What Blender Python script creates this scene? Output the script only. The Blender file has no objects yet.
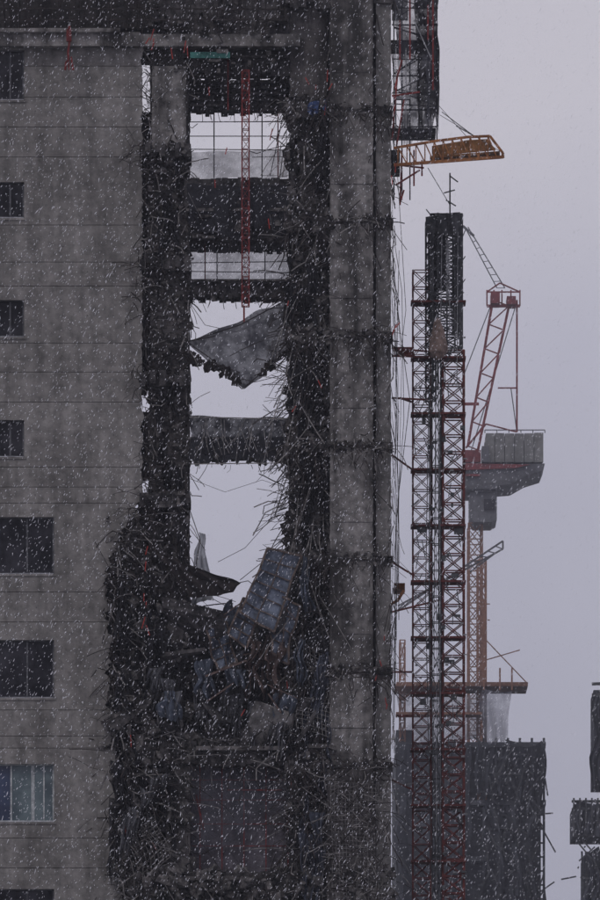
import bpy, math, random
from mathutils import Vector, noise, Euler
random.seed(7)
R=random.uniform
S=0.024; D=220.0; ZC=60.0; CAMZ=34.0
# world coordinates from facade-elevation units (1 unit = 24 mm on the facade plane)
def P(px,py,y=0.0):
    k=(D+y)/D
    return Vector(((px-300)*S*k, y, CAMZ+(ZC+(450-py)*S-CAMZ)*k))

# ------------------------------------------------------------------ mesh accumulator
class M:
    def __init__(s): s.v=[]; s.f=[]
    def add(s,vs,fs):
        o=len(s.v); s.v.extend([tuple(v) for v in vs]); s.f.extend([tuple(i+o for i in f) for f in fs])
    def box(s,a,b):
        x0,x1=sorted((a[0],b[0])); y0,y1=sorted((a[1],b[1])); z0,z1=sorted((a[2],b[2]))
        s.add([(x0,y0,z0),(x1,y0,z0),(x1,y1,z0),(x0,y1,z0),(x0,y0,z1),(x1,y0,z1),(x1,y1,z1),(x0,y1,z1)],
              [(0,3,2,1),(4,5,6,7),(0,1,5,4),(1,2,6,5),(2,3,7,6),(3,0,4,7)])
    def pbox(s,x0,y0,x1,y1,n,f):
        a=P(x0,y0,n); b=P(x1,y1,n); s.box((a.x,n,a.z),(b.x,f,b.z))
    def poly(s,pts,n,f):
        q=[P(x,y,n) for x,y in pts]; c=len(q)
        vs=[(p.x,n,p.z) for p in q]+[(p.x,f,p.z) for p in q]
        fs=[tuple(range(c)),tuple(range(2*c-1,c-1,-1))]+[(i,i+c,(i+1)%c+c,(i+1)%c) for i in range(c)]
        s.add(vs,fs)
    def tube(s,pts,r,n=3,taper=1.0):
        vs=[];fs=[]
        L=len(pts)
        for i,p in enumerate(pts):
            a=pts[max(i-1,0)]; b=pts[min(i+1,L-1)]
            d=(b-a)
            if d.length<1e-6: d=Vector((0,0,1))
            d.normalize()
            u=d.cross(Vector((0,1,0)) if abs(d.y)<.9 else Vector((1,0,0))).normalized(); w=d.cross(u)
            rr=r*(1+(taper-1)*i/max(L-1,1))
            for j in range(n):
                t=2*math.pi*j/n+.78; vs.append(p+u*math.cos(t)*rr+w*math.sin(t)*rr)
        for i in range(L-1):
            for j in range(n):
                fs.append((i*n+j,i*n+(j+1)%n,(i+1)*n+(j+1)%n,(i+1)*n+j))
        fs.append(tuple(range(n-1,-1,-1))); fs.append(tuple((L-1)*n+j for j in range(n)))
        s.add(vs,fs)
    def bar(s,a,b,r): s.tube([Vector(a),Vector(b)],r,4)
    def chunk(s,c,r,flat=.6):
        vs=[]
        e=Euler([R(-3,3) for _ in range(3)]).to_matrix()
        for x in(-1,1):
            for y in(-1,1):
                for z in(-1,1):
                    v=Vector((x*R(.6,1.1),y*R(.5,1),z*R(.3,1)*flat))*r
                    vs.append(Vector(c)+e@v)
        s.add(vs,[(0,1,3,2),(4,6,7,5),(0,4,5,1),(2,3,7,6),(0,2,6,4),(1,5,7,3)])
    def cloth(s,TL,TR,BR,BL,nu=24,nv=12,amp=.12,sag=.2,fr=1.6,rag=0.0):
        TL,TR,BR,BL=[Vector(q) for q in (TL,TR,BR,BL)]
        sd=R(0,100); vs=[];fs=[]
        for j in range(nv+1):
            v=j/nv
            for i in range(nu+1):
                u=i/nu
                vv=v*(1-rag*min(1,2*abs(noise.noise(Vector((u*5,sd,0)))+.4*noise.noise(Vector((u*19,sd,3))))))
                p=(TL*(1-u)+TR*u)*(1-vv)+(BL*(1-u)+BR*u)*vv
                p=p+noise.noise_vector(p*fr+Vector((sd,0,0)))*amp
                p.z-=sag*math.sin(math.pi*u)*(.4+.6*v)
                p.y+=amp*.8*math.sin(u*17+sd+v)*(.3+v)
                vs.append(p)
        for j in range(nv):
            for i in range(nu):
                a=j*(nu+1)+i; fs.append((a,a+1,a+nu+2,a+nu+1))
        s.add(vs,fs)
    def rough(s,x0,x1,y0,y1,dep,amp,cell=2.2,hole=0):
        nu=max(2,int((x1-x0)/cell)); nv=max(2,int((y1-y0)/cell)); vs=[]; fs=[]
        for j in range(nv+1):
            for i in range(nu+1):
                p=P(x0+(x1-x0)*i/nu,y0+(y1-y0)*j/nv,dep)
                q=noise.noise_vector(p*1.1)*.6+noise.noise_vector(p*3.2)*.35+noise.noise_vector(p*9)*.22
                q.x*=.45; q.z*=.45
                vs.append(p+q*amp)
        for j in range(nv):
            for i in range(nu):
                if R(0,1)<hole: continue
                a=j*(nu+1)+i; fs.append((a,a+1,a+nu+2,a+nu+1))
        s.add(vs,fs)
    def obj(s,name,mat,parent=None,smooth=False):
        me=bpy.data.meshes.new(name); me.from_pydata(s.v,[],s.f); me.update()
        me.materials.append(mat)
        if smooth:
            for p in me.polygons: p.use_smooth=True
        o=bpy.data.objects.new(name,me); bpy.context.scene.collection.objects.link(o)
        if parent: o.parent=parent
        return o
def empty(n):
    o=bpy.data.objects.new(n,None); bpy.context.scene.collection.objects.link(o); return o
def strand(m,p,d,L,n=5,g=.06,j=.12,r=.011):
    p=Vector(p); d=Vector(d).normalized(); pts=[p.copy()]; st=L/n; kink=random.randint(1,n)
    for i in range(n):
        jj=.8 if i==kink else j
        d=d+Vector((R(-jj,jj),R(-jj,jj)*.5,R(-jj,jj)-g)); d.normalize()
        p=p+d*st*R(.6,1.4); pts.append(p.copy())
    m.tube(pts,r,3)

# ------------------------------------------------------------------ materials
def nodes(name):
    m=bpy.data.materials.new(name); m.use_nodes=True; nt=m.node_tree
    b=nt.nodes['Principled BSDF']; return m,nt,b
def noise_n(nt,scale,detail=6,vec=None,rough=.6):
    n=nt.nodes.new('ShaderNodeTexNoise'); n.inputs['Scale'].default_value=scale; n.inputs['Detail'].default_value=detail
    n.inputs['Roughness'].default_value=rough
    if vec: nt.links.new(vec,n.inputs['Vector'])
    return n
def mottled(name,c1,c2,scale=.6,fine=6,streak=True,rough=.9,bump=.3,metal=0,contrast=(.35,.65),dirt=.45,panels=0):
    m,nt,b=nodes(name); L=nt.links
    tc=nt.nodes.new('ShaderNodeTexCoord'); o=tc.outputs['Object']
    f=noise_n(nt,fine,5,o,.75)
    if streak:
        mp=nt.nodes.new('ShaderNodeMapping'); mp.inputs['Scale'].default_value=(2.5,2.5,.18); L.new(o,mp.inputs['Vector'])
        s=noise_n(nt,1.0,4,mp.outputs['Vector'])
    else: s=f
    a=noise_n(nt,scale,4,o)
    mx=nt.nodes.new('ShaderNodeMath'); mx.operation='ADD'; L.new(a.outputs['Fac'],mx.inputs[0]); L.new(s.outputs['Fac'],mx.inputs[1])
    m2=nt.nodes.new('ShaderNodeMath'); m2.operation='MULTIPLY'; L.new(mx.outputs[0],m2.inputs[0]); m2.inputs[1].default_value=.5
    r=nt.nodes.new('ShaderNodeValToRGB'); e=r.color_ramp.elements
    e[0].position=contrast[0]; e[1].position=contrast[1]; e[0].color=(*c1,1); e[1].color=(*c2,1); L.new(m2.outputs[0],r.inputs[0])
    r2=nt.nodes.new('ShaderNodeValToRGB'); e=r2.color_ramp.elements; e[0].position=.36;e[1].position=.6
    e[0].color=(dirt,dirt,dirt,1); e[1].color=(1.08,1.08,1.08,1); L.new(f.outputs['Fac'],r2.inputs[0])
    mu=nt.nodes.new('ShaderNodeMixRGB'); mu.blend_type='MULTIPLY'; mu.inputs[0].default_value=.8
    L.new(r.outputs[0],mu.inputs[1]); L.new(r2.outputs[0],mu.inputs[2]); outc=mu.outputs[0]
    if panels:   # each formwork lift cures to a slightly different grey
        dv=nt.nodes.new('ShaderNodeVectorMath'); dv.operation='MULTIPLY'; dv.inputs[1].default_value=(1/1.25,0,1/.72); L.new(o,dv.inputs[0])
        fl=nt.nodes.new('ShaderNodeVectorMath'); fl.operation='FLOOR'; L.new(dv.outputs[0],fl.inputs[0])
        wn=nt.nodes.new('ShaderNodeTexWhiteNoise'); L.new(fl.outputs[0],wn.inputs['Vector'])
        mr=nt.nodes.new('ShaderNodeMapRange'); mr.inputs[3].default_value=1-panels; mr.inputs[4].default_value=1+panels*.5; L.new(wn.outputs['Value'],mr.inputs[0])
        sc_=nt.nodes.new('ShaderNodeVectorMath'); sc_.operation='SCALE'; L.new(outc,sc_.inputs[0]); L.new(mr.outputs[0],sc_.inputs['Scale']); outc=sc_.outputs[0]
    L.new(outc,b.inputs['Base Color'])
    b.inputs['Roughness'].default_value=rough; b.inputs['Metallic'].default_value=metal
    b.inputs['Specular IOR Level'].default_value=.2
    if bump:
        bp=nt.nodes.new('ShaderNodeBump'); bp.inputs['Strength'].default_value=bump; bp.inputs['Distance'].default_value=.04
        L.new(f.outputs['Fac'],bp.inputs['Height']); L.new(bp.outputs[0],b.inputs['Normal'])
    return m
def net(name,col,lo=.5,hi=.95,scale=3):
    m,nt,b=nodes(name); L=nt.links
    tc=nt.nodes.new('ShaderNodeTexCoord'); n=noise_n(nt,scale,4,tc.outputs['Object'],.7)
    mr=nt.nodes.new('ShaderNodeMapRange'); mr.inputs[1].default_value=.35; mr.inputs[2].default_value=.6; mr.inputs[3].default_value=lo; mr.inputs[4].default_value=hi
    L.new(n.outputs['Fac'],mr.inputs[0]); L.new(mr.outputs[0],b.inputs['Alpha'])
    b.inputs['Base Color'].default_value=(*col,1); b.inputs['Roughness'].default_value=.9; b.inputs['Specular IOR Level'].default_value=.1
    return m
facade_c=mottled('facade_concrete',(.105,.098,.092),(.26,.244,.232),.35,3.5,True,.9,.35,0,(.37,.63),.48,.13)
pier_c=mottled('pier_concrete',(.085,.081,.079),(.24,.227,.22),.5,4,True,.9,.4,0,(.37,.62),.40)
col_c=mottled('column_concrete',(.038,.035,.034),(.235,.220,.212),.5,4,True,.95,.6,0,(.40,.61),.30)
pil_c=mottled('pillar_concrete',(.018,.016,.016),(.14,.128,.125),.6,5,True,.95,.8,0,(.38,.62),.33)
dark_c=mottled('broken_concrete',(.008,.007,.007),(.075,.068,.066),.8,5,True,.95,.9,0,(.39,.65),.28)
slab_c=mottled('slab_concrete',(.014,.013,.014),(.085,.078,.078),1.2,6,False,.95,.6,0,(.39,.62),.35)
rub_c=mottled('rubble_concrete',(.012,.011,.011),(.17,.156,.152),1.1,6,False,.95,.5,0,(.43,.65),.36)
groove_c=mottled('joint_mortar',(.065,.062,.06),(.125,.118,.115),.5,4)
rebar_d=mottled('dark_rebar_steel',(.010,.008,.008),(.036,.028,.027),3,9,False,.8,0)
rebar_l=mottled('dusty_rebar_steel',(.07,.065,.063),(.23,.215,.21),2,9,False,.8,0)
red_s=mottled('red_painted_steel',(.09,.012,.012),(.19,.024,.022),1.5,8,False,.6,0)
mast_s=mottled('red_mast_steel',(.045,.012,.011),(.15,.032,.027),1.2,8,False,.7,0)
dgrey_s=mottled('dark_grey_steel',(.025,.027,.031),(.09,.09,.095),1.2,8,False,.7,0)
lgrey_s=mottled('galvanised_steel',(.14,.14,.15),(.30,.30,.31),1.2,8,False,.6,0)
cr_red=mottled('crane_red_steel',(.14,.03,.034),(.22,.05,.055),1,8,False,.6,0,dirt=.7)  # lighter red, with distance haze mixed into the base colour
cr_grey=mottled('crane_grey_steel',(.075,.075,.088),(.15,.15,.165),.7,5,True,.7,0,dirt=.55)  # bluish grey: distance haze painted into the crane steel
cw_c=mottled('counterweight_concrete',(.15,.15,.15),(.26,.255,.25),.7,5,True,.8,0,dirt=.6)
orange=mottled('orange_painted_steel',(.17,.065,.025),(.34,.14,.045),1.2,8,False,.6,0,dirt=.45)
ymast=mottled('ochre_mast_steel',(.19,.095,.065),(.28,.145,.10),1.2,8,False,.6,0,dirt=.8)
blue_p=mottled('blue_formwork_board',(.05,.062,.088),(.17,.195,.25),1.2,6,True,.7,.3,contrast=(.40,.62),dirt=.32)
dblue_p=mottled('grimy_blue_sheet',(.035,.043,.06),(.13,.15,.195),1.2,8,True,.7,.2,dirt=.42)
brown_p=mottled('brown_tarpaulin',(.05,.033,.03),(.13,.09,.078),2,8,True,.8,.3)
bg_c=mottled('background_concrete',(.045,.048,.058),(.10,.105,.12),.5,2.5,True,.9,.2,dirt=.6)  # bluish base colour has distance haze painted in
bg_n=mottled('background_netting',(.028,.030,.038),(.07,.073,.088),.6,3,True,.9,.2,dirt=.6)  # distance haze tinted into the netting colour as well
netd=net('dark_safety_netting',(.022,.021,.024),.7,1.0,2.5)
netg=net('grey_safety_netting',(.11,.11,.12),.45,.95,2.5)
netb=net('blue_grey_netting',(.065,.072,.095),.7,1.0,2)
green_p=mottled('green_mesh_panel',(.02,.07,.065),(.05,.16,.14),2,6,False)
bluet=mottled('blue_tarpaulin',(.03,.05,.13),(.07,.11,.24),2,6,False)
frame_m=mottled('window_frame_grey',(.06,.06,.065),(.12,.12,.13),2,8,False,.5,0)
frame_w=mottled('window_frame_white',(.32,.34,.35),(.45,.46,.46),2,8,False,.5,0)
snow_s=mottled('settled_snow',(.4,.4,.43),(.65,.65,.68),2,8,False,.9,.1)
ground_m=mottled('snowy_ground',(.12,.12,.12),(.55,.55,.57),.05,.8,False,.95,.2)
def glass(name,c1,c2,spec,rgh=.12):
    g,nt,b=nodes(name)
    tc=nt.nodes.new('ShaderNodeTexCoord'); n=noise_n(nt,1.6,6,tc.outputs['Object']); r=nt.nodes.new('ShaderNodeValToRGB')
    r.color_ramp.elements[0].position=.4; r.color_ramp.elements[0].color=(*c1,1); r.color_ramp.elements[1].position=.66; r.color_ramp.elements[1].color=(*c2,1)
    nt.links.new(n.outputs['Fac'],r.inputs[0]); nt.links.new(r.outputs[0],b.inputs['Base Color']); b.inputs['Roughness'].default_value=rgh; b.inputs['Specular IOR Level'].default_value=spec
    return g
glass_d=glass('dark_window_glass',(.003,.003,.005),(.035,.033,.04),.12)
glass_p=glass('pale_window_glass',(.04,.06,.068),(.11,.145,.15),.4)  # bluish-grey base colour stands in for a dim sky reflection
glass_b=glass('blue_window_glass',(.010,.017,.045),(.03,.045,.09),.4)

# ================================================================== APARTMENT TOWER
tower=empty('collapsed_apartment_tower')
wins=[(-30,50,24,100),(-30,182,24,218),(-30,300,24,337),(-30,420,24,457),(-30,517,54,574),(-30,640,54,698),(-30,764,54,822),(-30,889,54,945)]
def edge(y):
    n=noise.noise(Vector((y*.09,3,0)))*3+noise.noise(Vector((y*.35,9,0)))*1.8
    pts=[(-60,142),(495,142),(515,137),(535,120),(560,108),(600,106),(640,110),(700,108),(740,117),(770,126),(860,130),(900,124),(960,130)]
    for (a,xa),(b_,xb) in zip(pts,pts[1:]):
        if a<=y<=b_:
            amp=1 if y<495 else 2.4
            return xa+(xb-xa)*(y-a)/(b_-a)+n*amp
    return 130
def wall(m,near,far,joints,shrink,y0=46,y1=950,xl=-700):
    ys=sorted(set([y0,y1]+[j for j in joints if y0<j<y1]+[w[1] for w in wins]+[w[3] for w in wins]))
    js=set(joints)
    for a,b_ in zip(ys,ys[1:]):
        aa=a+(shrink if a in js else 0); bb=b_-(shrink if b_ in js else 0)
        if bb-aa<.3: continue
        x0=xl; mid=(a+b_)/2
        for w in wins:
            if w[1]<=mid<=w[3]:
                m.poly([(xl,aa),(w[0],aa),(w[0],bb),(xl,bb)],near,far); x0=w[2]
        n=max(2,int((bb-aa)/2.2))
        right=[(edge(aa+(bb-aa)*i/n),aa+(bb-aa)*i/n) for i in range(n+1)]
        m.poly([(x0,aa)]+right+[(x0,bb)],near,far)
joints=[66,97,127,157,225,262,286,343,372,402,467,487,503,592,622,710,736,748,838,868]
m=M(); wall(m,0,.1,joints,.27); m.obj('facade_wall',facade_c,tower)
m=M(); wall(m,.103,.35,[],0); m.obj('facade_joint_backing',groove_c,tower)
m=M()
for j,(a,b_) in enumerate(zip(joints,joints[1:])):
    yy=(a+b_)/2+R(-3,3)
    for xx in range(36,140,26):
        if any(w[1]-3<yy<w[3]+3 and xx<w[2]+4 for w in wins) or xx>edge(yy)-5: continue
        xx+=R(-1,1); m.pbox(xx-.6,yy-.6,xx+.6,yy+.6,-.003,.05)
m.obj('tie_bolt_holes',groove_c,tower)
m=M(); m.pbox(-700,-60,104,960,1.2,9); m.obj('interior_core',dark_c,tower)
fr=M(); gl=M(); fw=M(); gp=M(); gb=M(); sn=M(); sill=M()
for i,(x0,y0,x1,y1) in enumerate(wins):
    F=fw if i==6 else fr; t=1.6
    F.pbox(x0,y0,x1,y0+t,.16,.24); F.pbox(x0,y1-t,x1,y1,.16,.24); F.pbox(x1-t,y0+t,x1,y1-t,.16,.24)
    mids=[11,32] if i==6 else ([27] if x1>30 else [10])
    for mx in mids: F.pbox(mx-.8,y0+t,mx+.8,y1-t,.17,.23)
    if i==6:
        gb.pbox(x0,y0+t,11-.8,y1-t,.2,.22); gp.pbox(11.8,y0+t,31.2,y1-t,.2,.22); gp.pbox(32.8,y0+t,x1-t,y1-t,.2,.22)
        F.pbox(32.8,y0+t,34.4,y1-t,.18,.199);F.pbox(43,y0+t,44.5,y1-t,.18,.199)
    else: gl.pbox(x0,y0+t,x1-t,y1-t,.205,.225)
    sill.pbox(x0,y1+.1,x1+2,y1+2.0,-.03,-.003)
    sn.pbox(x0,y1-.5,x1-.5,y1-.1,.02,.15)
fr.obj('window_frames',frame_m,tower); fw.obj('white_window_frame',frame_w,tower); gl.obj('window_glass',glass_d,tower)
gp.obj('pale_window_panes',glass_p,tower); gb.obj('blue_window_pane',glass_b,tower); sill.obj('window_sills',facade_c,tower); sn.obj('sill_snow',snow_s,tower)
m=M(); m.pbox(-700,32,140,45.9,-.35,1.0); m.pbox(-700,28,120,31.9,-.5,.6)
m.pbox(140.2,34,300,46,-.1,.5); m.obj('edge_beam',col_c,tower)
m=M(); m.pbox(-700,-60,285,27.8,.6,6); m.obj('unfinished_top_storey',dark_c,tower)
m=M()
for i in range(60):
    x=R(-20,285); m.bar(P(x,30,R(-.2,.5)),P(x+R(-3,3),R(-60,5),R(-.2,.5)),.02)
for yy in(8,20): m.bar(P(-60,yy,-.3),P(285,yy+R(-2,2),-.3),.025)
for i in range(30): x=R(140,285); m.bar(P(x,R(0,40),-.2),P(x+R(-20,20),R(0,44),-.2),.016)
m.obj('top_guard_rails',rebar_d,tower)
m=M()
for i in range(36):
    x=R(145,282); y=R(0,72); m.pbox(x,y,x+R(2,12),y+R(.8,5),-.05-R(0,.15),.3)
m.obj('top_formwork_scraps',rub_c,tower)

def rcol(m,x0,x1,y0,y1,n,f,amp=1.5,step=3,sd=0):
    k=int((y1-y0)/step)
    lft=[(x0+noise.noise(Vector((i*.5,sd,0)))*amp,y0+(y1-y0)*i/k) for i in range(k+1)]
    rgt=[(x1+noise.noise(Vector((i*.5,sd+5,0)))*amp,y0+(y1-y0)*i/k) for i in range(k+1)]
    for i in range(0,k,2):
        j=min(i+2,k)
        m.poly([lft[i],rgt[i],rgt[min(i+1,k)],rgt[j],lft[j],lft[min(i+1,k)]],n,f)
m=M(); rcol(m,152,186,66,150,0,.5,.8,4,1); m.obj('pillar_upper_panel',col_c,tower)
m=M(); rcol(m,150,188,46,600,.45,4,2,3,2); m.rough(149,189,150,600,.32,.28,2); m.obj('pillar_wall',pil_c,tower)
m=M()
for a,b_ in[(46,62),(112,380),(412,478),(500,583),(600,700)]:
    rcol(m,138,150.5,a,b_,.6,1.1,2,3,a)
rcol(m,104,150,512,582,.5,1.6,3,3,77); rcol(m,104,142,582,640,.5,1.6,3,3,78)
m.rough(106,150,514,584,.4,.5,2,.05)
m.obj('pillar_gap_infill',dark_c,tower)
m=M()
for yy in(150,262,378,500):
    for x in range(140,190,5): m.pbox(x+R(-1,0),yy-5+R(-3,3),x+5+R(0,1),yy+5+R(-3,4),-.12+R(-.15,.15),1.5)
m.obj('pillar_slab_stubs',slab_c,tower)

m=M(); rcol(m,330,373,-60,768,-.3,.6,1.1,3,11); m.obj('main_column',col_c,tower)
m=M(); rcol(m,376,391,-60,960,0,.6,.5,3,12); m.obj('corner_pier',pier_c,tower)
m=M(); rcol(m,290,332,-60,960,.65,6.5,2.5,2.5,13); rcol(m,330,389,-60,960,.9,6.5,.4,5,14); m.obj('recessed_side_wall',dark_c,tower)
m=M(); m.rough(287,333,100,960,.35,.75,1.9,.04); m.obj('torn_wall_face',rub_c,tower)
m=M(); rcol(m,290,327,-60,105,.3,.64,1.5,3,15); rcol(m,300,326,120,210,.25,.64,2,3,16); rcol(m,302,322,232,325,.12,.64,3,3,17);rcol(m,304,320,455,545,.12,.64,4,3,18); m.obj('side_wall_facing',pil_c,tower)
m=M()
for yy in(0,110,222,336,446,560,672,766):
    for x in range(286,332,4):
        m.pbox(x+R(-2,0),yy-5+R(-4,3),x+4+R(0,1),yy+4+R(-3,5),-.1+R(-.25,.2),.9)
    m.pbox(374,yy-4,393,yy+3,-.08,.9)
m.obj('side_slab_stubs',slab_c,tower)
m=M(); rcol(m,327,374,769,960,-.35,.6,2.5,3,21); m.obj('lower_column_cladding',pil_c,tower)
m=M()
for yy in(110,222,336,446,560,672,766):
    m.pbox(329,yy-1.2,374,yy+1.0,-.325,-.303)
    q=-38; m.pbox(330.5,yy+q-.2,373,yy+q+.2,-.312,-.303)
m.obj('column_pour_joints',slab_c,tower)

m=M()
def slab(m,x0,x1,y0,y1,n,f):
    x=x0
    while x<x1:
        w=min(R(3,7),x1-x); m.pbox(x,y0+R(-1,1),x+w,y1+R(-2,2.4),n+R(-.08,.08),f); x+=w
slab(m,150,290,-40,44,.3,3.5); slab(m,184,290,56,74,.5,1.5); slab(m,186,290,80,110,1.5,2.2)
slab(m,184,290,178,204,.2,2.5); slab(m,186,290,212,240,.4,2.6); slab(m,186,290,204,212,1.5,2.5)
slab(m,186,290,280,296,.2,1.2); slab(m,188,288,438,452,.1,2)
m.obj('bay_floor_slabs',slab_c,tower)
m=M(); m.pbox(186,208,290,211,.1,.3); m.pbox(187,279,289,281,0,.18); m.pbox(188,437,287,439,-.05,.08); m.pbox(184,55,288,57.5,.2,.45)
m.obj('slab_edges',rub_c,tower)
m=M()
for yy in(80,86,92,98,104): m.pbox(188,yy,288,yy+2.2,1.38,1.48)
for i in range(60):
    x=R(190,284); y=R(184,236); m.pbox(x,y,x+R(3,14),y+R(1,6),.3-R(0,.2),.42)
m.obj('formwork_battens',rub_c,tower)
m=M()
for yy in(121,136,150,252,262,272): m.bar(P(186,yy+R(-1,1),1.5),P(290,yy+R(-1,1),1.5),.014)
for x in(214,262): 
    m.bar(P(x,110,1.4),P(x,178,1.4),.020); m.bar(P(x+3,244,1.4),P(x+3,281,1.4),.020)
m.bar(P(270,176,1.3),P(284,112,1.3),.014)
m.obj('bay_guard_rails',rebar_d,tower)
m=M(); m.cloth(P(187,152,1.3),P(289,150,1.3),P(289,178,1.2),P(187,178,1.2),30,6,.04,.0)
m.cloth(P(187,243,1.3),P(289,246,1.3),P(289,281,1.2),P(187,281,1.2),30,6,.04,.0); m.obj('bay_light_netting',net('bay_rail_net',(.12,.12,.135),.35,.7,1.5),tower)
m=M(); m.bar(P(278,112,1.2),P(278,178,1.2),.02); m.bar(P(205,244,1.2),P(205,281,1.2),.02); m.bar(P(228,60,.4),P(228,110,.4),.02); m.obj('red_bay_props',red_s,tower)
m=M(); m.cloth(P(188,184,.05),P(289,186,.05),P(289,238,.15),P(188,236,.15),36,12,.1,.05,2,.3)
m.cloth(P(189,416,-.1),P(285,418,-.1),P(284,464,-.05),P(190,466,-.05),36,12,.08,.03,2,.2); m.obj('slab_netting',net('slab_net',(.022,.022,.026),.85,1,4),tower)
m=M()
for i in range(26): x=R(192,282); m.bar(P(x,R(417,440),-.2),P(x+R(-12,12),R(440,462),-.2),.010)
m.bar(P(189,417,-.2),P(285,419,-.2),.018); m.bar(P(190,464,-.2),P(284,463,-.2),.016); m.obj('slab_net_bars',rebar_l,tower)
m=M(); m.pbox(190,52,230,58,-.12,-.08); m.obj('green_mesh_strip',green_p,tower)

m=M()
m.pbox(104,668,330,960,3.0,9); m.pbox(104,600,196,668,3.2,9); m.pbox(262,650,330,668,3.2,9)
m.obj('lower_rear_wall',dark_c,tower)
m=M(); slab(m,124,330,742,764,-.1,3); slab(m,128,330,872,892,-.1,3); slab(m,104,330,900,930,.5,3)
slab(m,290,304,764,872,.1,1); m.obj('lower_slabs',slab_c,tower)
m=M(); m.pbox(196,746,286,750,-.3,-.19); m.pbox(150,876,236,880,-.3,-.19); m.pbox(300,744,326,748,-.3,-.19)
rcol(m,166,190,766,872,-.05,1,2,3,91); rcol(m,142,152,640,740,.0,1,3,3,92); rcol(m,168,184,600,742,.1,1.2,4,3,93); m.obj('lower_column_remains',pil_c,tower)
m=M(); m.rough(124,166,764,960,.4,.5,2); m.rough(288,330,764,960,.2,.5,2); m.rough(124,330,872,960,.5,.4,2.2); m.obj('lower_broken_faces',rub_c,tower)
m=M(); m.pbox(191,766,290,872,.5,1.6); m.obj('lower_bay_wall',mottled('lower_bay_board',(.045,.04,.048),(.135,.122,.14),1,4),tower)
m=M()
for x in range(200,290,22): m.bar(P(x,766,.35),P(x,872,.35),.018)
for yy in(780,800,824,846): m.bar(P(192,yy,.38),P(290,yy,.38),.014)
m.bar(P(196,795,.2),P(204,830,.2),.03); m.bar(P(228,790,.2),P(282,790,.2),.02)
m.obj('lower_bay_scaffold',red_s,tower)
m=M(); m.cloth(P(190,768,.2),P(292,766,.2),P(292,800,.1),P(190,870,.1),30,16,.15,.05,1.5,.2); m.obj('lower_bay_net',net('bay_net',(.08,.08,.095),.1,.5,3),tower)
m=M(); zb=P(0,960).z
m.box((-16,.1,0),(P(393,0).x,9,zb)); m.obj('lower_storeys',facade_c,tower)
m=M()
for k in range(13):
    zz=2+k*2.9
    if zz+1.3<zb:
        for xx in(-14,-11,-8.5,-6,-2.5,-.8): m.box((xx,.07,zz),(xx+1.3,.099,zz+1.2))
m.obj('lower_storey_windows',glass_d,tower)
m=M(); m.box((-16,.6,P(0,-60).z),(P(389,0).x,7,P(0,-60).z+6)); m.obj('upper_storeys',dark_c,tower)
m=M(); zt=P(0,-60).z
for k in range(3): m.box((-16,.2,zt+k*2.9),(P(392,0).x,.59,zt+k*2.9+.4))
m.obj('upper_storey_slabs',slab_c,tower)

# ================================================================== RUBBLE HEAP
m=M(); nu,nv=90,60; vs=[];fs=[]
def heaptop(px):
    pts=[(104,590),(150,590),(190,626),(215,642),(240,636),(270,628),(300,604),(334,610)]
    for (a,ya),(b_,yb) in zip(pts,pts[1:]):
        if a<=px<=b_: return ya+(yb-ya)*(px-a)/(b_-a)
    return 610
for j in range(nv+1):
    for i in range(nu+1):
        px=106+(226)*i/nu; t=j/nv; top=heaptop(px); py=top+(748-top)*t
        y=3.4*(1-t)**.8+.1
        p=P(px,py,y); q=noise.noise_vector(p*.9)*.45+noise.noise_vector(p*3)*.25+noise.noise_vector(p*8)*.12
        vs.append(p+q)
for j in range(nv):
    for i in range(nu):
        a=j*(nu+1)+i; fs.append((a,a+1,a+nu+2,a+nu+1))
m.add(vs,fs); heap=empty('rubble_heap'); m.obj('heap_surface',rub_c,heap)
m=M()
for i in range(1500):
    px=R(108,332); t=R(0,1); top=heaptop(px); py=top+(748-top)*t; y=3.4*(1-t)**.8+R(-.4,.1)
    m.chunk(P(px,py,y),R(.03,.16)*(1 if R(0,1)<.88 else 2.5))
for lev in(110,222,336,446,560,672,766):
    for i in range(60): m.chunk(P(R(286,332),lev+R(-12,9),R(-.4,.2)),R(.02,.11))
    for i in range(40): m.chunk(P(R(330,392),lev+R(-7,5),R(-.36,-.28)),R(.02,.07))
for i in range(900): m.chunk(P(R(287,330),R(100,900),R(-.05,.4)),R(.03,.13))
for i in range(350): m.chunk(P(R(149,189),R(150,600),R(.1,.4)),R(.03,.11))
for lev in(150,262,378,500):
    for i in range(25): m.chunk(P(R(140,190),lev+R(-8,6),R(-.2,.2)),R(.03,.1))
for i in range(260): m.chunk(P(R(128,392),R(868,900),R(-.5,.4)),R(.04,.18))
for i in range(250): m.chunk(P(R(110,192),R(600,870),R(-.3,.2)),R(.04,.16))
for i in range(160): m.chunk(P(R(107,148),R(515,590),R(-.1,.4)),R(.03,.12))
for i in range(90): m.chunk(P(R(186,290),R(293,300),R(.1,1)),R(.02,.08))
for i in range(70): m.chunk(P(R(190,286),R(448,464),R(-.1,.5)),R(.02,.08))
m.obj('concrete_chunks',rub_c,heap)
m=M()
for i in range(34):
    a=P(R(110,315),R(605,738),R(-.3,1.2)); m.chunk(a,R(.35,.8),.12)
m.obj('broken_slab_pieces',slab_c,heap)
m=M()
for i in range(12):
    a=P(R(150,320),R(620,738),R(-.3,.8)); m.chunk(a,R(.3,.65),.1)
m.obj('pale_slab_pieces',col_c,heap)

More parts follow.
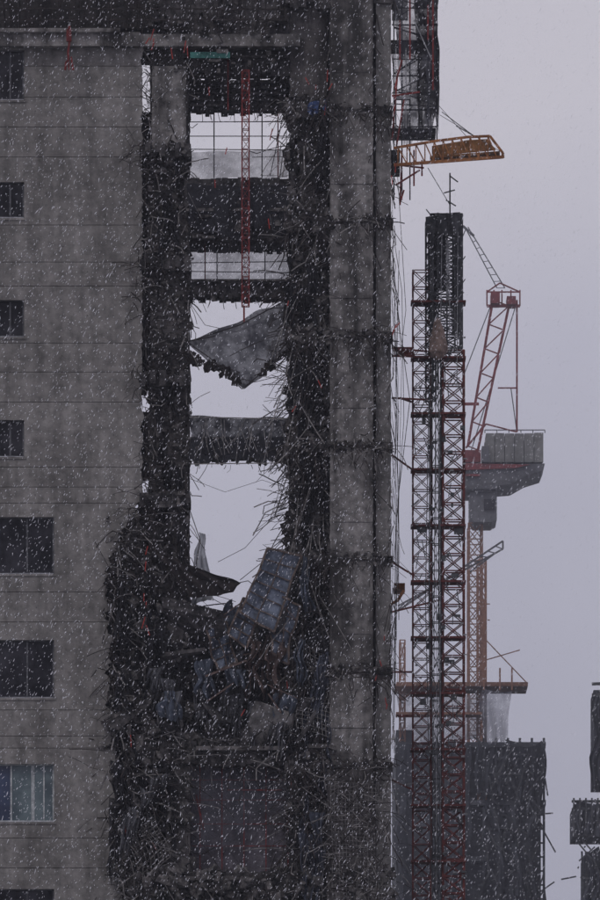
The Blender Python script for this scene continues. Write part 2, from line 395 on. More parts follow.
# ================================================================== REBAR
rd=M(); rl=M()
def both(q=.25): return rl if R(0,1)<q else rd
def rr(): return random.choice([.006,.008,.010,.013,.017])
for i in range(340):
    yy=R(50,545); x=edge(yy); strand(both(),P(x+R(-3,5),yy,R(-.08,.4)),(R(-.2,1),R(-.5,.1),R(-.7,.3)),R(.1,.5),4,.06,.15,rr()*.8)
for lev in(150,262,290,378,500,520):
    for i in range(24): strand(both(),P(R(130,150),lev+R(-16,16),-.1),(R(-1,1),-.2,R(-.7,.6)),R(.25,.75),5,.1,.12,rr()*.75)
for i in range(300):
    yy=R(60,590); strand(both(.35),P(random.choice([150,187,170])+R(-3,3),yy,R(-.05,.4)),(R(-.6,.6),R(-.5,.1),R(-1,.2)),R(.2,.8),4,.1,.12,rr())
for i in range(1100):
    yy=R(100,900); strand(both(.38),P(R(285,332)-abs(R(0,4)),yy,R(-.1,.5)),(R(-1,.5),R(-.6,.1),R(-1,.4)),R(.2,1.2),4,.08,.1,rr())
for i in range(320):
    yy=R(-20,780); strand(both(),P(random.choice([331,374,392])+R(-2,3),yy,R(-.3,0)),(R(-.3,.3),R(-.5,.1),-1),R(.2,1.0),4,.1,.12,rr()*.8)
for lev in(110,222,336,446,560,672,766):
    for i in range(110):
        strand(both(.2),P(R(284,394),lev+R(-8,8),R(-.45,0)),(R(-1,1),R(-.5,0),R(-1,.3)),R(.2,.9),5,.12,.15,rr()*.9)
for i in range(1600):
    px=R(108,334); py=R(605,900)
    y=max(.0,3.4*(1-min(1,max(0,(py-590)/150)))**.8)-.1 if py<748 else R(-.3,.6)
    if 190<px<292 and 762<py<868: continue
    strand(both(.36),P(px,py,y),(R(-1,1),R(-.6,.1),R(-1,.5)),R(.25,1.5),5,.06,.12,rr())
for i in range(450):
    yy=R(510,900); x=edge(yy); strand(both(.3),P(x+R(-2,12),yy,R(-.15,.2)),(R(-.4,1),R(-.5,.1),R(-1,.5)),R(.3,1.1),5,.08,.15,rr())
for i in range(130):
    x=R(186,290); lev=random.choice([74,110,204,240,296,296,465,452]); strand(rd,P(x,lev,R(.1,.5)),(R(-.4,.4),R(-.2,.2),-1),R(.1,.4),4,.05,.15,R(.005,.01))
for i in range(45):
    yy=R(280,720); strand(both(),P(R(288,325),yy,-.1),(R(-.4,.1),-.3,-1),R(1.5,3.2),8,.03,.06,R(.008,.014))
for i in range(100):
    yy=R(290,600); strand(rd,P(R(286,292),yy,R(0,.4)),(-1,-.2,R(-1,.2)),R(.3,.8),4,.12,.15,rr()*.8)
for i in range(260): strand(both(.4),P(R(325,392),R(775,900),-.42),(R(-1,1),-.2,R(-1,.5)),R(.2,.9),4,.1,.2,rr()*.8)
tangle=empty('rebar_tangle'); rd.obj('dark_bars',rebar_d,tangle); rl.obj('dusty_bars',rebar_l,tangle)
m=M()
def mat_grid(m,TL,TR,BR,BL,nu,nv,r,amp=.12):
    sd=R(0,99)
    def pt(u,v):
        p=(TL*(1-u)+TR*u)*(1-v)+(BL*(1-u)+BR*u)*v; return p+noise.noise_vector(p*.9+Vector((sd,0,0)))*amp
    for i in range(nu+1): m.tube([pt(i/nu,k/8) for k in range(9)],r,3)
    for j in range(nv+1): m.tube([pt(k/8,j/nv) for k in range(9)],r,3)
mat_grid(m,P(331,782,-.45),P(390,786,-.45),P(388,905,-.45),P(333,905,-.5),16,30,.007,.06)
mat_grid(m,P(118,790,-.2),P(155,780,-.3),P(165,860,-.5),P(135,890,-.4),9,14,.007,.35)
mat_grid(m,P(300,640,-.3),P(330,650,-.4),P(332,740,-.4),P(300,730,-.5),7,18,.007,.3)
m.obj('welded_mesh_mats',rebar_l,tangle)

# ================================================================== NETS / TARPS
def top_net(name,mat,*quads):
    m=M()
    for q in quads: m.cloth(*q)
    return m.obj(name,mat)
o=top_net('safety_net',net('hanging_net',(.038,.038,.046),.78,.98,2),(P(186,342,.3),P(288,299,.2),P(289,348,.3),P(242,389,.2),36,20,.08,.1,2.0))
m=M()
for i in range(42):
    x=R(188,240); m.chunk(P(x,356+(x-188)*.42+R(-5,6),.2),R(.05,.12))
for i in range(20):
    x=R(258,290); m.chunk(P(x,372-(x-256)*.5+R(-5,5),.2),R(.04,.11))
for i in range(18): m.chunk(P(R(282,290),R(512,560),.2),R(.04,.12))
m.obj('net_debris',rebar_d,o)
m=M()
m.tube([P(178,350,.2),P(183,343,.2),P(190,341,.2),P(215,336,.2)],.015)
m.tube([P(187,342,.1),P(240,325,.0),P(288,299,.1)],.016); m.tube([P(187,342,.2),P(210,358,.1),P(242,389,.1)],.014); m.tube([P(242,389,.1),P(270,366,.1),P(290,347,.1)],.014)
m.tube([P(190,351,.2),P(222,374,.1),P(255,382,.1),P(287,374,.2)],.010); m.tube([P(178,350,.2),P(192,362,.2),P(240,372,.2)],.010)
m.obj('net_ropes',rebar_d,o)
def hang(n,x0,x1,y0,y1,l0,l1,depth=-.2):
    m=M()
    for i in range(n):
        x=R(x0,x1); y=R(y0,y1); w=R(4,16); l=R(l0,l1); d=R(-6,6)
        m.cloth(P(x,y,depth+R(-.2,.2)),P(x+w,y+R(-8,8),depth),P(x+w*R(.3,.9)+d,y+l,depth),P(x+d,y+l*R(.6,1),depth),9,14,.14,.05,1.8,.7)
    return m
hang(26,250,318,600,720,30,90).obj('torn_safety_nets',netd)
t=bpy.data.objects['torn_safety_nets']
hang(34,110,170,560,800,30,100).obj('left_shreds',netd,t)
hang(20,190,280,650,725,20,50).obj('heap_shreds',netg,t)
hang(10,120,170,640,840,20,60,-.35).obj('pale_left_shreds',netg,t)
hang(28,286,318,120,520,25,70,-.1).obj('wall_shreds',netd,t)
hang(14,300,325,640,860,40,90,-.3).obj('lower_shreds',netb,t)
hang(16,145,180,150,540,20,60,0).obj('pillar_shreds',netd,t)
m=M(); m.cloth(P(150,545,-.2),P(196,568,-.1),P(240,583,.1),P(190,598,0),26,10,.1,.1); m.cloth(P(176,577,0),P(238,582,.1),P(232,592,.1),P(182,594,.0),20,6,.06,.1)
m.obj('swag_net',rebar_d,t)
m=M(); m.cloth(P(197,532,.6),P(203,532,.6),P(212,602,.6),P(192,606,.6),8,16,.12,.0,2.5); m.obj('pale_tarpaulin_sheet',net('pale_tarp',(.34,.35,.38),.8,1))
m=M(); m.cloth(P(192,608,.6),P(236,604,.6),P(244,655,.4),P(194,655,.4),24,14,.3,.1,2.5); m.cloth(P(205,625,.3),P(240,608,.3),P(238,650,.2),P(210,660,.2),14,10,.25,.05,2.5); m.obj('crumpled_sheets',dblue_p,heap)
fp=empty('formwork_panel')
def panel(mb,mr,a,b_,c,d,nr=4,warp=.12):
    nn=(b_-a).cross(d-a).normalized()
    if nn.y>0: nn=-nn
    N=10; sd=R(0,50)
    def pt(u,v):
        p=(a*(1-u)+b_*u)*(1-v)+(d*(1-u)+c*u)*v
        return p+nn*warp*noise.noise(Vector((u*2+sd,v*2.5,0)))*1.6+Vector((noise.noise(Vector((u*3,v*3,sd)))*.04,0,0))
    vs=[pt(i/N,j/N) for j in range(N+1) for i in range(N+1)]
    mb.add(vs,[(j*(N+1)+i,j*(N+1)+i+1,(j+1)*(N+1)+i+1,(j+1)*(N+1)+i) for j in range(N) for i in range(N) if R(0,1)>.03])
    mb.add([v-nn*.05 for v in vs],[(j*(N+1)+i,j*(N+1)+i+1,(j+1)*(N+1)+i+1,(j+1)*(N+1)+i) for j in range(N) for i in range(N)])
    o_=nn*.03
    for u0 in(0,1,.5): mr.tube([pt(u0,k/6)+o_ for k in range(7)],.035 if u0!=.5 else .02,4)
    for v0 in [0,1]+[i/(nr+1) for i in range(1,nr+1)]: mr.tube([pt(k/6,v0)+o_ for k in range(7)],.035 if v0 in(0,1) else .02,4)
mb=M(); mr_=M()
panel(mb,mr_,P(268,548,-.9),P(301,556,-.7),P(273,632,-.7),P(240,612,-.9),5)
panel(mb,mr_,P(243,598,-.7),P(262,604,-.6),P(246,648,-.5),P(228,634,-.7),3)
panel(mb,mr_,P(279,596,-.65),P(299,606,-.4),P(286,664,-.4),P(268,652,-.6),3,.2)
panel(mb,mr_,P(206,628,-.4),P(226,622,-.3),P(236,662,-.3),P(216,672,-.4),3,.25)
mb.obj('board',blue_p,fp); mr_.obj('frame_ribs',mottled('formwork_rib',(.05,.037,.033),(.15,.115,.10),2,8,False),fp)
m=M(); m.cloth(P(262,630,-.5),P(286,636,-.5),P(280,705,-.5),P(264,690,-.5),12,16,.25,.1,2.5,.3); m.cloth(P(242,645,-.4),P(262,638,-.4),P(266,700,-.4),P(248,700,-.4),12,14,.3,.1,2.5,.4); m.obj('crumpled_sheet',brown_p,fp)
m=M()
for i in range(20):
    a_=P(R(215,300),R(600,700),R(-.9,.2)); m.bar(a_,a_+Vector((R(-1,1),R(-.2,.2),R(-.8,.8))),R(.014,.035))
m.obj('timber_props',brown_p,fp)
m=M(); 
for q in ((296,640,304,690),(300,560,312,620),(276,690,296,720),(196,660,214,700),(230,668,246,694),(160,690,178,724)):
    m.cloth(P(q[0],q[1],-.4),P(q[2],q[1]+4,-.4),P(q[2]+4,q[3],-.4),P(q[0]-3,q[3],-.4),8,10,.2,0,2.5,.4)
m.obj('blue_scraps',dblue_p,fp)
m=M()
m.tube([P(188,300,.5),P(205,325,.5),P(236,332,.5),P(262,322,.5)],.008)
m.tube([P(286,470,.4),P(270,520,.3),P(245,548,.3),P(218,562,.3)],.008)
m.tube([P(240,580,.2),P(265,560,.2),P(287,535,.2)],.01); m.tube([P(188,478,.3),P(225,492,.3),P(262,480,.3),P(287,488,.3)],.006)
m.tube([P(195,570,.2),P(200,540,.2),P(188,505,.2)],.012)
m.tube([P(392,250,-.1),P(400,330,-.3),P(410,400,-.3),P(398,500,-.2),P(399,620,-.1)],.010)
m.tube([P(388,200,-.1),P(402,290,-.3),P(404,420,-.3),P(394,560,-.2)],.008)
m.tube([P(392,40,-.1),P(398,180,-.2),P(406,310,-.3),P(400,360,-.2)],.008)
for i in range(8): m.tube([P(R(390,394),R(150,560),0),P(R(396,402),R(250,600),-.2),P(R(390,396),R(600,760),0)],.006)
m.obj('loose_cables',rebar_d)
m=M()
def lattice(m,x0,x1,y0,y1,yd,dep,bay,r,rb,cross=True):
    n=max(1,round((y1-y0)/bay)); k=(D+yd)/D
    X0=P(x0,0,yd).x; X1=P(x1,0,yd).x
    zs=[P(0,y0+(y1-y0)*i/n,yd).z for i in range(n+1)]
    c=[(X0,yd),(X1,yd),(X1,yd+dep),(X0,yd+dep)]
    for x,y in c: m.bar((x,y,zs[0]),(x,y,zs[-1]),r)
    for i,z in enumerate(zs):
        for j in range(4):
            a=c[j]; b_=c[(j+1)%4]; m.bar((*a,z),(*b_,z),rb)
            if i<n:
                z2=zs[i+1]
                if (i+j)%2 or cross: m.bar((*a,z),(*b_,z2),rb*.8)
                if not((i+j)%2) or cross: m.bar((*b_,z),(*a,z2),rb*.8)
lattice(m,242,249,70,306,-.3,.2,10,.022,.012,False); m.bar(P(244,306,-.25),P(244,322,-.25),.03)
m.obj('hoist_guide_rail',red_s)
m=M()
m.box((P(67,0).x,-.75,P(0,46).z),(P(72,0).x,-.6,P(0,34).z)); m.tube([P(69,26,-.7),P(70,36,-.7),P(68,52,-.7),P(69,70,-.7)],.035,6,.6); m.tube([P(65,70,-.7),P(66,62,-.7),P(71,57,-.7),P(73,70,-.7)],.03,5); m.obj('hanging_chain_hoist',red_s)
m=M()
for i in range(44): 
    x,y=random.choice([(R(145,190),R(40,60)),(R(140,150),R(540,640)),(R(290,330),R(0,120)),(R(285,330),R(300,520)),(R(375,395),R(500,760)),(R(120,320),R(600,880)),(R(392,396),R(60,400)),(R(200,285),R(90,240))])
    a_=P(x,y,-.35); m.bar(a_,a_+Vector((R(-.1,.1),0,R(.1,.3))),.016)
m.obj('red_fixing_brackets',mottled('bright_red_steel',(.2,.02,.016),(.35,.04,.03),1.5,8,False,.6,0))
m=M(); m.cloth(P(306,104,-.3),P(326,100,-.35),P(326,114,-.35),P(310,118,-.3),8,6,.12,.03,4,.5)
m.obj('blue_tarpaulin_scrap',bluet)

# ================================================================== TOP RIGHT SCAFFOLD
sc=empty('edge_scaffold')
m=M()
for x in(394,402,410,419,428,437): 
    for yd in(.2,1.4): m.bar(P(x,-70,yd),P(x,140 if x>415 else 200,yd),.022)
for yy in range(-60,140,17):
    for yd in(.2,1.4): m.bar(P(392,yy,yd),P(438,yy+R(-1,1),yd),.018)
for i in range(14): a_=R(-60,120); m.bar(P(394,a_,.2),P(436,a_+R(-35,35),1.4),.016)
m.obj('tubes',dgrey_s,sc)
m=M()
m.pbox(392,-60,408,20,.5,.6); m.cloth(P(391,-60,.1),P(438,-60,.1),P(437,136,.1),P(403,150,.1),20,30,.1,0,1.2,.12)
m.obj('scaffold_netting',net('scaffold_net',(.05,.05,.06),.35,.95,1.2),sc)
m=M(); m.cloth(P(414,-60,.05),P(438,-60,.05),P(438,125,.05),P(418,130,.05),12,24,.08,0,1.6,.1); m.pbox(388,40,430,46,.3,1.5);m.pbox(388,128,436,133,.3,1.5); m.pbox(386,150,400,172,.2,1); m.obj('netting_outer',netd,sc)
m=M()
for x0,y0,x1,y1 in((398,70,392,140),(404,100,396,150),(398,165,424,168),(402,150,400,205),(414,150,414,186),(422,160,422,176),(396,185,420,170),(400,203,404,190),(428,5,428,40),(394,90,402,60),(410,0,410,60),(433,0,433,90),(400,20,400,60),(392,96,420,92)): m.bar(P(x0,y0,-.1),P(x1,y1,-.1),.028)
m.obj('red_brackets',red_s,sc)
m=M()
for x0,y0,x1,y1 in((396,48,396,128),(406,48,406,128),(414,20,432,60),(392,24,414,30),(396,70,416,70)): m.bar(P(x0,y0,-.05),P(x1,y1,-.05),.018)
m.pbox(396,96,410,99,-.1,.1); m.obj('galvanised_tubes',lgrey_s,sc)
dk=empty('cantilever_work_platform')
m=M(); pts_t=[(394,148),(436,141),(468,137),(490,136),(503,153)]
for yd in(-.3,1.2):
    for (a1,a2),(b1,b2) in zip(pts_t,pts_t[1:]): m.bar(P(a1,a2,yd),P(b1,b2,yd),.04)
    m.bar(P(394,165,yd),P(503,157,yd),.05); m.bar(P(503,153,yd),P(503,158,yd),.05)
    xs=[398+i*9 for i in range(12)]
    def ty(x):
        for (a1,a2),(b1,b2) in zip(pts_t,pts_t[1:]):
            if a1<=x<=b1: return a2+(b2-a2)*(x-a1)/(b1-a1)
        return 150
    for i,x in enumerate(xs[:-1]):
        m.bar(P(x,ty(x),yd),P(x,165-(x-394)*8/109,yd),.02); m.bar(P(x,ty(x),yd),P(xs[i+1],165-(xs[i+1]-394)*8/109,yd),.02)
for x in range(398,503,9): m.bar(P(x,164-(x-394)*8/109,-.3),P(x,164-(x-394)*8/109,1.2),.03)
m.obj('truss',orange,dk)
m=M()
a_=[P(430,156,-.25),P(500,151,-.25),P(500,155.5,1.1),P(430,161,1.1)]
m.add(a_+[p+Vector((0,0,-.05)) for p in a_],[(0,1,2,3),(7,6,5,4),(0,4,5,1),(1,5,6,2),(2,6,7,3),(3,7,4,0)])
m.poly([(432,146),(468,140),(488,139),(496,150),(432,156)],.4,.45); m.obj('deck',mottled('brown_deck',(.10,.05,.025),(.26,.13,.05),2,6,False),dk)
m=M(); m.bar(P(474,136,.3),P(442,112,.3),.012); m.bar(P(474,136,.3),P(456,126,.3),.012);m.bar(P(503,153,.3),P(440,115,.5),.008); m.bar(P(468,138,.3),P(405,68,.5),.008); m.bar(P(428,168,.3),P(450,205,1.6),.01); m.obj('stay_ropes',rebar_d,dk)

# ================================================================== HOIST MASTS
hm=empty('construction_hoist_mast')
bot=1300
m=M()
lattice(m,443,464,350,bot,2.0,.5,17,.04,.023); lattice(m,413,431,270,bot,2.1,.45,17,.028,.017)
for yy in list(range(300,bot,56)): m.pbox(411,yy,466,yy+2.0,1.9,2.7)
m.obj('mast_sections',mast_s,hm)
m=M(); lattice(m,432,441,335,bot,2.4,.35,26,.026,.016,False); 
for i in range(110):
    yy=R(300,900); x=R(413,460); m.bar(P(x,yy,1.9),P(x+R(-8,8),yy+R(4,20),1.95),.014)
m.obj('inner_guide',dgrey_s,hm)
m=M()
for i in range(90):
    yy=R(330,900); x=random.choice([R(413,431),R(443,464)]); m.pbox(x,yy,x+R(1,4),yy+R(.6,2),1.86,1.93)
for x in(436,440): m.bar(P(x,390,1.9),P(x+1,bot,1.9),.010)
m.obj('galvanised_clamps',lgrey_s,hm)
m=M(); lattice(m,431,462,214,348,2.0,.5,14,.04,.028); lattice(m,426,436,222,400,2.3,.3,11,.03,.02)
for x in(433,438,447,455,460): m.bar(P(x,212+R(0,8),1.95),P(x,348 if x>440 else 390,1.95),.03)
m.pbox(436,215,446,290,2.2,2.35); m.pbox(452,232,461,335,2.25,2.4); m.pbox(428,228,436,320,2.3,2.45)
m.cloth(P(425,218,1.8),P(461,212,1.8),P(462,236,1.9),P(424,234,1.9),12,6,.06,0)
for i in range(60): a_=P(R(428,462),R(215,360),1.9); m.bar(a_,a_+Vector((R(-.3,.3),0,R(-.3,.3))),.016)
m.obj('upper_mast_and_cables',dgrey_s,hm)
m=M()
for x in(442,450,458): m.bar(P(x,232,1.88),P(x+R(-2,2),R(340,392),1.88),.014)
m.pbox(446.5,240,449,300,1.9,1.95)
m.obj('hanging_cables',lgrey_s,hm)
m=M()
m.bar(P(450,173,2.1),P(450,216,2.1),.025); m.bar(P(444,193,2.1),P(455,190,2.1),.02); m.bar(P(450,176,2.1),P(458,182,2.1),.02); m.bar(P(446,200,2.1),P(456,206,2.1),.02)
m.obj('mast_tip',dgrey_s,hm)
m=M()
for (x0,y0,x1,y1) in((392,348,432,352),(392,356,432,357),(392,398,432,400),(400,398,412,402),(392,455,413,470),(392,562,413,575),(392,672,413,672),(392,612,440,600),(398,716,413,716),(392,780,413,790)): m.bar(P(x0,y0,1.5),P(x1,y1,2.1),.03)
m.pbox(394,347,414,356,1.8,2.0)
m.obj('wall_ties',mast_s,hm)
m=M()
for i in range(40):
    yy=R(340,900); x=R(411,462); m.pbox(x,yy,x+R(2,9),yy+R(2,6),1.85,1.95)
for i in range(6): x=R(424,444); m.tube([P(x,R(300,420),1.8),P(x+R(-4,4),600,1.8),P(x+R(-4,4),R(700,950),1.8)],.012)
m.obj('mast_fittings',dgrey_s,hm)
m=M(); n=10; vs=[];fs=[]
prof=[(318,1.5),(322,3.5),(330,5.5),(338,8),(346,10),(352,9.5),(357,6),(360,2)]
for j,(yy,rr_) in enumerate(prof):
    c=P(438,yy,1.6)
    for i in range(n):
        t_=2*math.pi*i/n; q=rr_*S*(1+.3*noise.noise(Vector((i*.9,j*.7,2)))); vs.append(c+Vector((math.cos(t_)*q,math.sin(t_)*q*.7,0)))
for j in range(len(prof)-1):
    for i in range(n): fs.append((j*n+i,j*n+(i+1)%n,(j+1)*n+(i+1)%n,(j+1)*n+i))
fs.append(tuple(range(n))); fs.append(tuple((len(prof)-1)*n+i for i in range(n))); m.add(vs,fs); m.obj('tarpaulin_bag',mottled('tan_tarpaulin',(.10,.07,.058),(.22,.16,.14),2,8,True,.8,.3),hm)

# ================================================================== TOWER CRANE (luffing), 60 m behind
Y=60; cr=empty('tower_crane')
def B(m,x0,y0,x1,y1,r,yd=Y,yd2=None): m.bar(P(x0,y0,yd),P(x1,y1,yd if yd2 is None else yd2),r)
m=M()
def truss(m,a0,a1,b0,b1,n,r,rb,dep):
    for yd in(Y,Y+dep):
        m.bar(P(*a0,yd),P(*a1,yd),r); m.bar(P(*b0,yd),P(*b1,yd),r)
    for i in range(n+1):
        t_=i/n; pa=[a0[k]+(a1[k]-a0[k])*t_ for k in(0,1)]; pb=[b0[k]+(b1[k]-b0[k])*t_ for k in(0,1)]
        for yd in(Y,Y+dep): m.bar(P(*pa,yd),P(*pb,yd),rb)
        m.bar(P(*pa,Y),P(*pa,Y+dep),rb); m.bar(P(*pb,Y),P(*pb,Y+dep),rb)
        if i<n:
            t2=(i+1)/n; pc=[b0[k]+(b1[k]-b0[k])*t2 for k in(0,1)]
            for yd in(Y,Y+dep): m.bar(P(*pa,yd),P(*pc,yd),rb)
truss(m,(468,446),(493,300),(478,450),(509,306),6,.055,.028,1.4)
B(m,517,432,517,300,.04); B(m,517,432,517,300,.03,Y+1.4); B(m,487,306,520,306,.06); B(m,487,292,520,292,.03)
B(m,500,283,520,292,.03); B(m,487,292,500,283,.03)
for x in(487,494,502,511,520): B(m,x,290,x,306,.03)
m.pbox(491,292,500,303,Y-.3,Y+.8); m.pbox(507,296,516,304,Y-.3,Y+.8)
m.pbox(465,450,481,462,Y-.4,Y+1.6)
B(m,463,404,479,404,.06); B(m,498,388,517,388,.03); B(m,466,448,486,424,.04); B(m,486,424,517,432,.03)
m.obj('a_frame_and_jib',cr_red,cr)
m=M(); x=486
for w in(9,10,10,9.5,10,9.5): m.pbox(x,433+R(-.5,.5),x+w-.6,462,Y-.6,Y+2.2); x+=w
m.obj('counterweights',cw_c,cr)
m=M(); m.poly([(463,466),(545,463.5),(542,471),(526,476),(512,484),(498,485),(496,489),(463,489)],Y-.8,Y+2.4); m.poly([(470,492),(497,490),(497,519),(492,522),(474,522),(470,516)],Y-.6,Y+1.8); m.pbox(482,446,489,462,Y-1,Y)
m.pbox(476,489.2,492,491.8,Y-.7,Y+1.6)
m.obj('machinery_deck',cr_grey,cr)
m=M(); m.poly([(463,463),(500,464),(530,464.5),(515,468),(463,470)],Y-.9,Y-.81); m.pbox(466,474,480,476,Y-.9,Y-.81); m.obj('deck_fascia',cr_red,cr)
m=M(); m.pbox(484,499,495,510,Y-.66,Y-.61); m.obj('cab_window',glass_d,cr)
m=M(); B(m,485,430,545,430,.02); 
for x in range(485,546,12): B(m,x,430,x,433,.02)
for x0,y0,x1,y1 in((497,288,466,229),(505,288,468,227),(466,229,463,236),(517,302,470,455),(493,300,462,380),(511,388,517,432)): B(m,x0,y0,x1,y1,.022)
for i in range(9): t_=i/9; B(m,497-31*t_,288-59*t_,505-37*t_,288-61*t_,.014)
B(m,463,226,474,236,.05)
for i in range(9): B(m,466+i*9,489-i*1.5,466+i*9,484-i*1.5,.03,Y-.9)
m.obj('pendant_ropes_and_railing',cr_grey,cr)
m=M(); lattice(m,469,482,523,3000,Y,1.6,16,.05,.024); m.obj('crane_mast',ymast,cr)
m=M(); Y2=40
for (x0,y0,x1,y1) in((396,612,503,541),(398,606,503,549),(503,541,503,549)): m.bar(P(x0,y0,Y2),P(x1,y1,Y2),.035)
for i in range(14):
    t_=i/14; m.bar(P(396+107*t_,612-71*t_,Y2),P(398+105*(t_+.07),606-57*(t_+.07),Y2),.022)
m.bar(P(470,572,Y2),P(497,552,Y2),.03); m.bar(P(396,612,Y2),P(396,640,Y2),.03)
m.obj('concrete_placing_boom',cr_grey)
m=M(); m.pbox(394,583,405,590,3,4); m.tube([P(388,606,2),P(398,600,2),P(404,590,2)],.04,5); m.obj('yellow_bucket',orange)

# ================================================================== NEIGHBOURING UNFINISHED BUILDINGS
Y3=52; nb=empty('neighbouring_unfinished_building')
m=M()
m.pbox(396,742,520,2600,Y3,Y3+12); m.pbox(520,760,541,2600,Y3+1,Y3+12); m.pbox(396,730,412,742,Y3,Y3+3)
m.obj('concrete_frame',bg_c,nb)
m=M()
for yy in(742,800,856,912): m.pbox(396,yy,546 if yy<850 else 540,yy+5,Y3-.6,Y3+1)
for x in range(484,546,12): m.bar(P(x,738,Y3-.5),P(x,905,Y3-.5),.05)
for yy in range(745,905,14): m.bar(P(478,yy,Y3-.5),P(545,yy,Y3-.5),.035)
m.obj('floor_edges',bg_c,nb)
m=M()
m.cloth(P(478,742,Y3-.7),P(512,741,Y3-.7),P(508,800,Y3-.7),P(476,802,Y3-.7),14,12,.3,.1,.6,.2)
m.cloth(P(508,745,Y3-.9),P(545,739,Y3-.7),P(546,812,Y3-.7),P(512,806,Y3-.7),14,12,.4,.2,.6,.2)
m.cloth(P(480,800,Y3-.8),P(545,806,Y3-.9),P(528,838,Y3-.9),P(486,842,Y3-.7),18,12,.4,.2,.6,.5)
m.cloth(P(486,838,Y3-.8),P(530,830,Y3-.9),P(534,902,Y3-.9),P(486,900,Y3-.7),14,12,.4,.2,.6,.3)
m.cloth(P(502,868,Y3-.9),P(540,868,Y3-.9),P(540,900,Y3-.9),P(506,920,Y3-.9),14,12,.3,.2,.6,.3)
m.cloth(P(398,745,Y3-.7),P(470,744,Y3-.7),P(470,905,Y3-.7),P(398,905,Y3-.7),20,20,.3,.1,.6,.1)
m.obj('draped_netting',bg_n,nb)
m=M()
for i in range(60):
    x=R(480,545); yy=R(740,900); a_=P(x,yy,Y3-1); m.bar(a_,a_+Vector((R(-.6,.6),0,R(-1.2,.4))),.03)
m.obj('loose_poles',dgrey_s,nb)
m=M(); m.pbox(396,682,528,686,Y3-1,Y3+1.5); m.bar(P(420,687,Y3),P(400,700,Y3),.06); 
m.pbox(396,712,482,714.5,Y3-1,Y3)
m.obj('orange_work_deck',mottled('hazed_orange_deck',(.16,.085,.06),(.25,.13,.09),1,5,False),nb)  # orange paled by distance haze put into its colour
m=M(); m.cloth(P(483,684,Y3-.9),P(512,687,Y3-.9),P(511,742,Y3-.9),P(484,742,Y3-.9),14,14,.2,.1,.8,.1); m.cloth(P(398,690,Y3+2),P(482,690,Y3+2),P(482,742,Y3+2),P(398,742,Y3+2),14,14,.2,.1,.8); m.obj('pale_netting',net('pale_net',(.24,.24,.28),.35,.75,1),nb)
m=M(); lattice(m,478,486,560,800,Y3,1,20,.04,.022); lattice(m,400,405,640,760,Y3,1,20,.03,.02)
for x in(484,500,512): m.bar(P(x,690,Y3-1.2),P(x,600 if x==484 else 668,Y3-1.2),.035)
for x0,y0,x1,y1 in((486,640,528,684),(478,604,490,604),(478,620,490,620),(486,660,520,650)): m.bar(P(x0,y0,Y3),P(x1,y1,Y3),.022)
m.obj('lift_posts',ymast,nb)

Y4=45; rt=empty('unfinished_tower')
m=M(); m.pbox(594,690,720,784,Y4,Y4+3); m.pbox(574,804,720,834,Y4-1,Y4+3); m.pbox(584,856,720,3000,Y4,Y4+3); m.pbox(625,600,760,3000,Y4+3.1,Y4+11)
m.obj('concrete_frame',bg_n,rt)
m=M()
m.cloth(P(574,800,Y4-1.3),P(606,800,Y4-1.3),P(606,838,Y4-1.3),P(578,840,Y4-1.3),14,10,.25,.1,1,.3); m.cloth(P(583,850,Y4-.4),P(606,850,Y4-.4),P(606,905,Y4-.4),P(582,905,Y4-.4),10,14,.3,.1,1,.1); m.cloth(P(593,690,Y4-.4),P(606,688,Y4-.4),P(606,790,Y4-.4),P(594,788,Y4-.4),10,14,.25,.1,1,.1)
m.obj('edge_netting',bg_n,rt)
m=M()
for yy in(800,808,834): m.pbox(572,yy,715,yy+2.0,Y4-1.3,Y4-1.01)
for x in range(574,600,6): m.bar(P(x,798,Y4-1.4),P(x,836,Y4-1.4),.035)
for yy in(684,695): m.bar(P(592,yy,Y4-.5),P(720,yy-4,Y4-.5),.06)
for x in range(582,600,5): m.bar(P(x,848+R(0,6),Y4-.4),P(x+R(-2,2),905,Y4-.4),.04)
for i in range(14): a_=P(R(574,600),R(795,900),Y4-1.2); m.bar(a_,a_+Vector((R(-.5,.5),0,R(-.6,.3))),.03)
m.obj('edge_scaffold_poles',dgrey_s,rt)

# ================================================================== GROUND
m=M(); m.add([(-3000,-3000,0),(3000,-3000,0),(3000,3000,0),(-3000,3000,0)],[(0,1,2,3)]); m.obj('ground',ground_m)

# ================================================================== FALLING SNOW
m=M()
w=Vector((-.5,-.1,-1)).normalized()
for i in range(42000):
    y=R(-135,6); k=(D+y)/D
    p=Vector((R(-9.5,9.5)*max(k,.45), y, CAMZ+(ZC-CAMZ)*k+R(-13,13)*max(k,.45)))
    d=(w+Vector((R(-.4,.4),R(-.3,.3),R(-.25,.25)))).normalized()
    L=R(.008,.027)*(1 if R(0,1)<.88 else 2.2); r=R(.0018,.0052)
    if y<-80: r*=.7; L*=.65
    u=d.cross(Vector((0,1,0))).normalized()*r; v=d.cross(u).normalized()*r
    m.add([p-d*L,p+u,p+v,p-u,p-v,p+d*L],[(0,1,2),(0,2,3),(0,3,4),(0,4,1),(5,2,1),(5,3,2),(5,4,3),(5,1,4)])
sm,nt,b=nodes('snowflakes'); b.inputs['Base Color'].default_value=(.78,.78,.82,1); b.inputs['Roughness'].default_value=1
m.obj('falling_snow',sm)
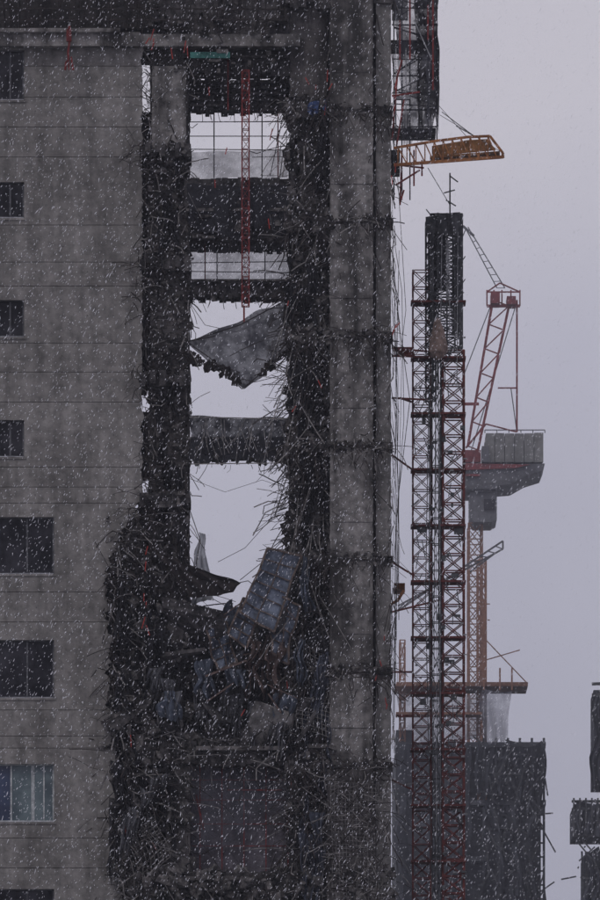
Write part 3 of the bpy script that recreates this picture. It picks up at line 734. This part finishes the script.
# snow-filled air over the whole site from just in front of the tower backwards
m=M(); m.box((-400,-25,.5),(400,330,140))
hz=bpy.data.materials.new('snow_haze'); hz.use_nodes=True; nt=hz.node_tree; nt.nodes.clear()
ou=nt.nodes.new('ShaderNodeOutputMaterial'); vsn=nt.nodes.new('ShaderNodeVolumeScatter'); vsn.inputs['Color'].default_value=(.86,.88,1,1); vsn.inputs['Density'].default_value=.0021; vsn.inputs['Anisotropy'].default_value=.2
nt.links.new(vsn.outputs[0],ou.inputs['Volume']); m.obj('snow_haze',hz)

# ================================================================== WORLD / LIGHT / CAMERA
W=bpy.data.worlds.new('World'); bpy.context.scene.world=W; W.use_nodes=True; nt=W.node_tree; L=nt.links
bg=nt.nodes['Background']; bg.inputs['Strength'].default_value=.1
sk=nt.nodes.new('ShaderNodeTexSky'); sk.sky_type='NISHITA'; sk.sun_disc=False; sk.sun_elevation=math.radians(50); sk.sun_rotation=math.radians(200)
hs=nt.nodes.new('ShaderNodeHueSaturation'); hs.inputs['Saturation'].default_value=.15; L.new(sk.outputs[0],hs.inputs['Color'])
tc=nt.nodes.new('ShaderNodeTexCoord'); sp=nt.nodes.new('ShaderNodeSeparateXYZ'); L.new(tc.outputs['Generated'],sp.inputs[0])
ns=noise_n(nt,12,4,tc.outputs['Generated'],.5)
ad=nt.nodes.new('ShaderNodeMath'); ad.operation='MULTIPLY_ADD'; L.new(ns.outputs['Fac'],ad.inputs[0]); ad.inputs[1].default_value=.09; L.new(sp.outputs['Z'],ad.inputs[2])
rp=nt.nodes.new('ShaderNodeValToRGB'); L.new(ad.outputs[0],rp.inputs[0]); e=rp.color_ramp.elements
def lin(c): return tuple(((x/255+.055)/1.055)**2.4 for x in c)
e[0].position=.0; e[0].color=(*lin((140,142,164)),1); e[1].position=.6; e[1].color=(*lin((199,199,216)),1)
for p_,c_ in((.11,(170,172,200)),(.16,(200,200,226)),(.20,(226,223,242))):
    q=e.new(p_); q.color=(*lin(c_),1)
mul=nt.nodes.new('ShaderNodeVectorMath'); mul.operation='SCALE'; L.new(rp.outputs[0],mul.inputs[0]); mul.inputs['Scale'].default_value=10
mx=nt.nodes.new('ShaderNodeMixRGB'); mx.inputs[0].default_value=.92; L.new(hs.outputs[0],mx.inputs[1]); L.new(mul.outputs[0],mx.inputs[2]); L.new(mx.outputs[0],bg.inputs['Color'])
sd=bpy.data.lights.new('sun','SUN'); sd.energy=.6; sd.angle=math.radians(20); sd.color=(1,.97,.93)
so=bpy.data.objects.new('sun',sd); bpy.context.scene.collection.objects.link(so)
so.rotation_euler=(math.radians(40),0,math.radians(-20))
cam=bpy.data.cameras.new('camera'); co=bpy.data.objects.new('camera',cam); bpy.context.scene.collection.objects.link(co)
co.location=(0,-D,CAMZ); co.rotation_euler=(math.radians(90),0,0)
cam.sensor_width=36; cam.lens=36*D/21.6; cam.shift_y=(ZC-CAMZ)/21.6; cam.clip_start=1; cam.clip_end=8000
bpy.context.scene.camera=co
vs_=bpy.context.scene.view_settings; vs_.view_transform='Standard'; vs_.look='None'; vs_.exposure=0
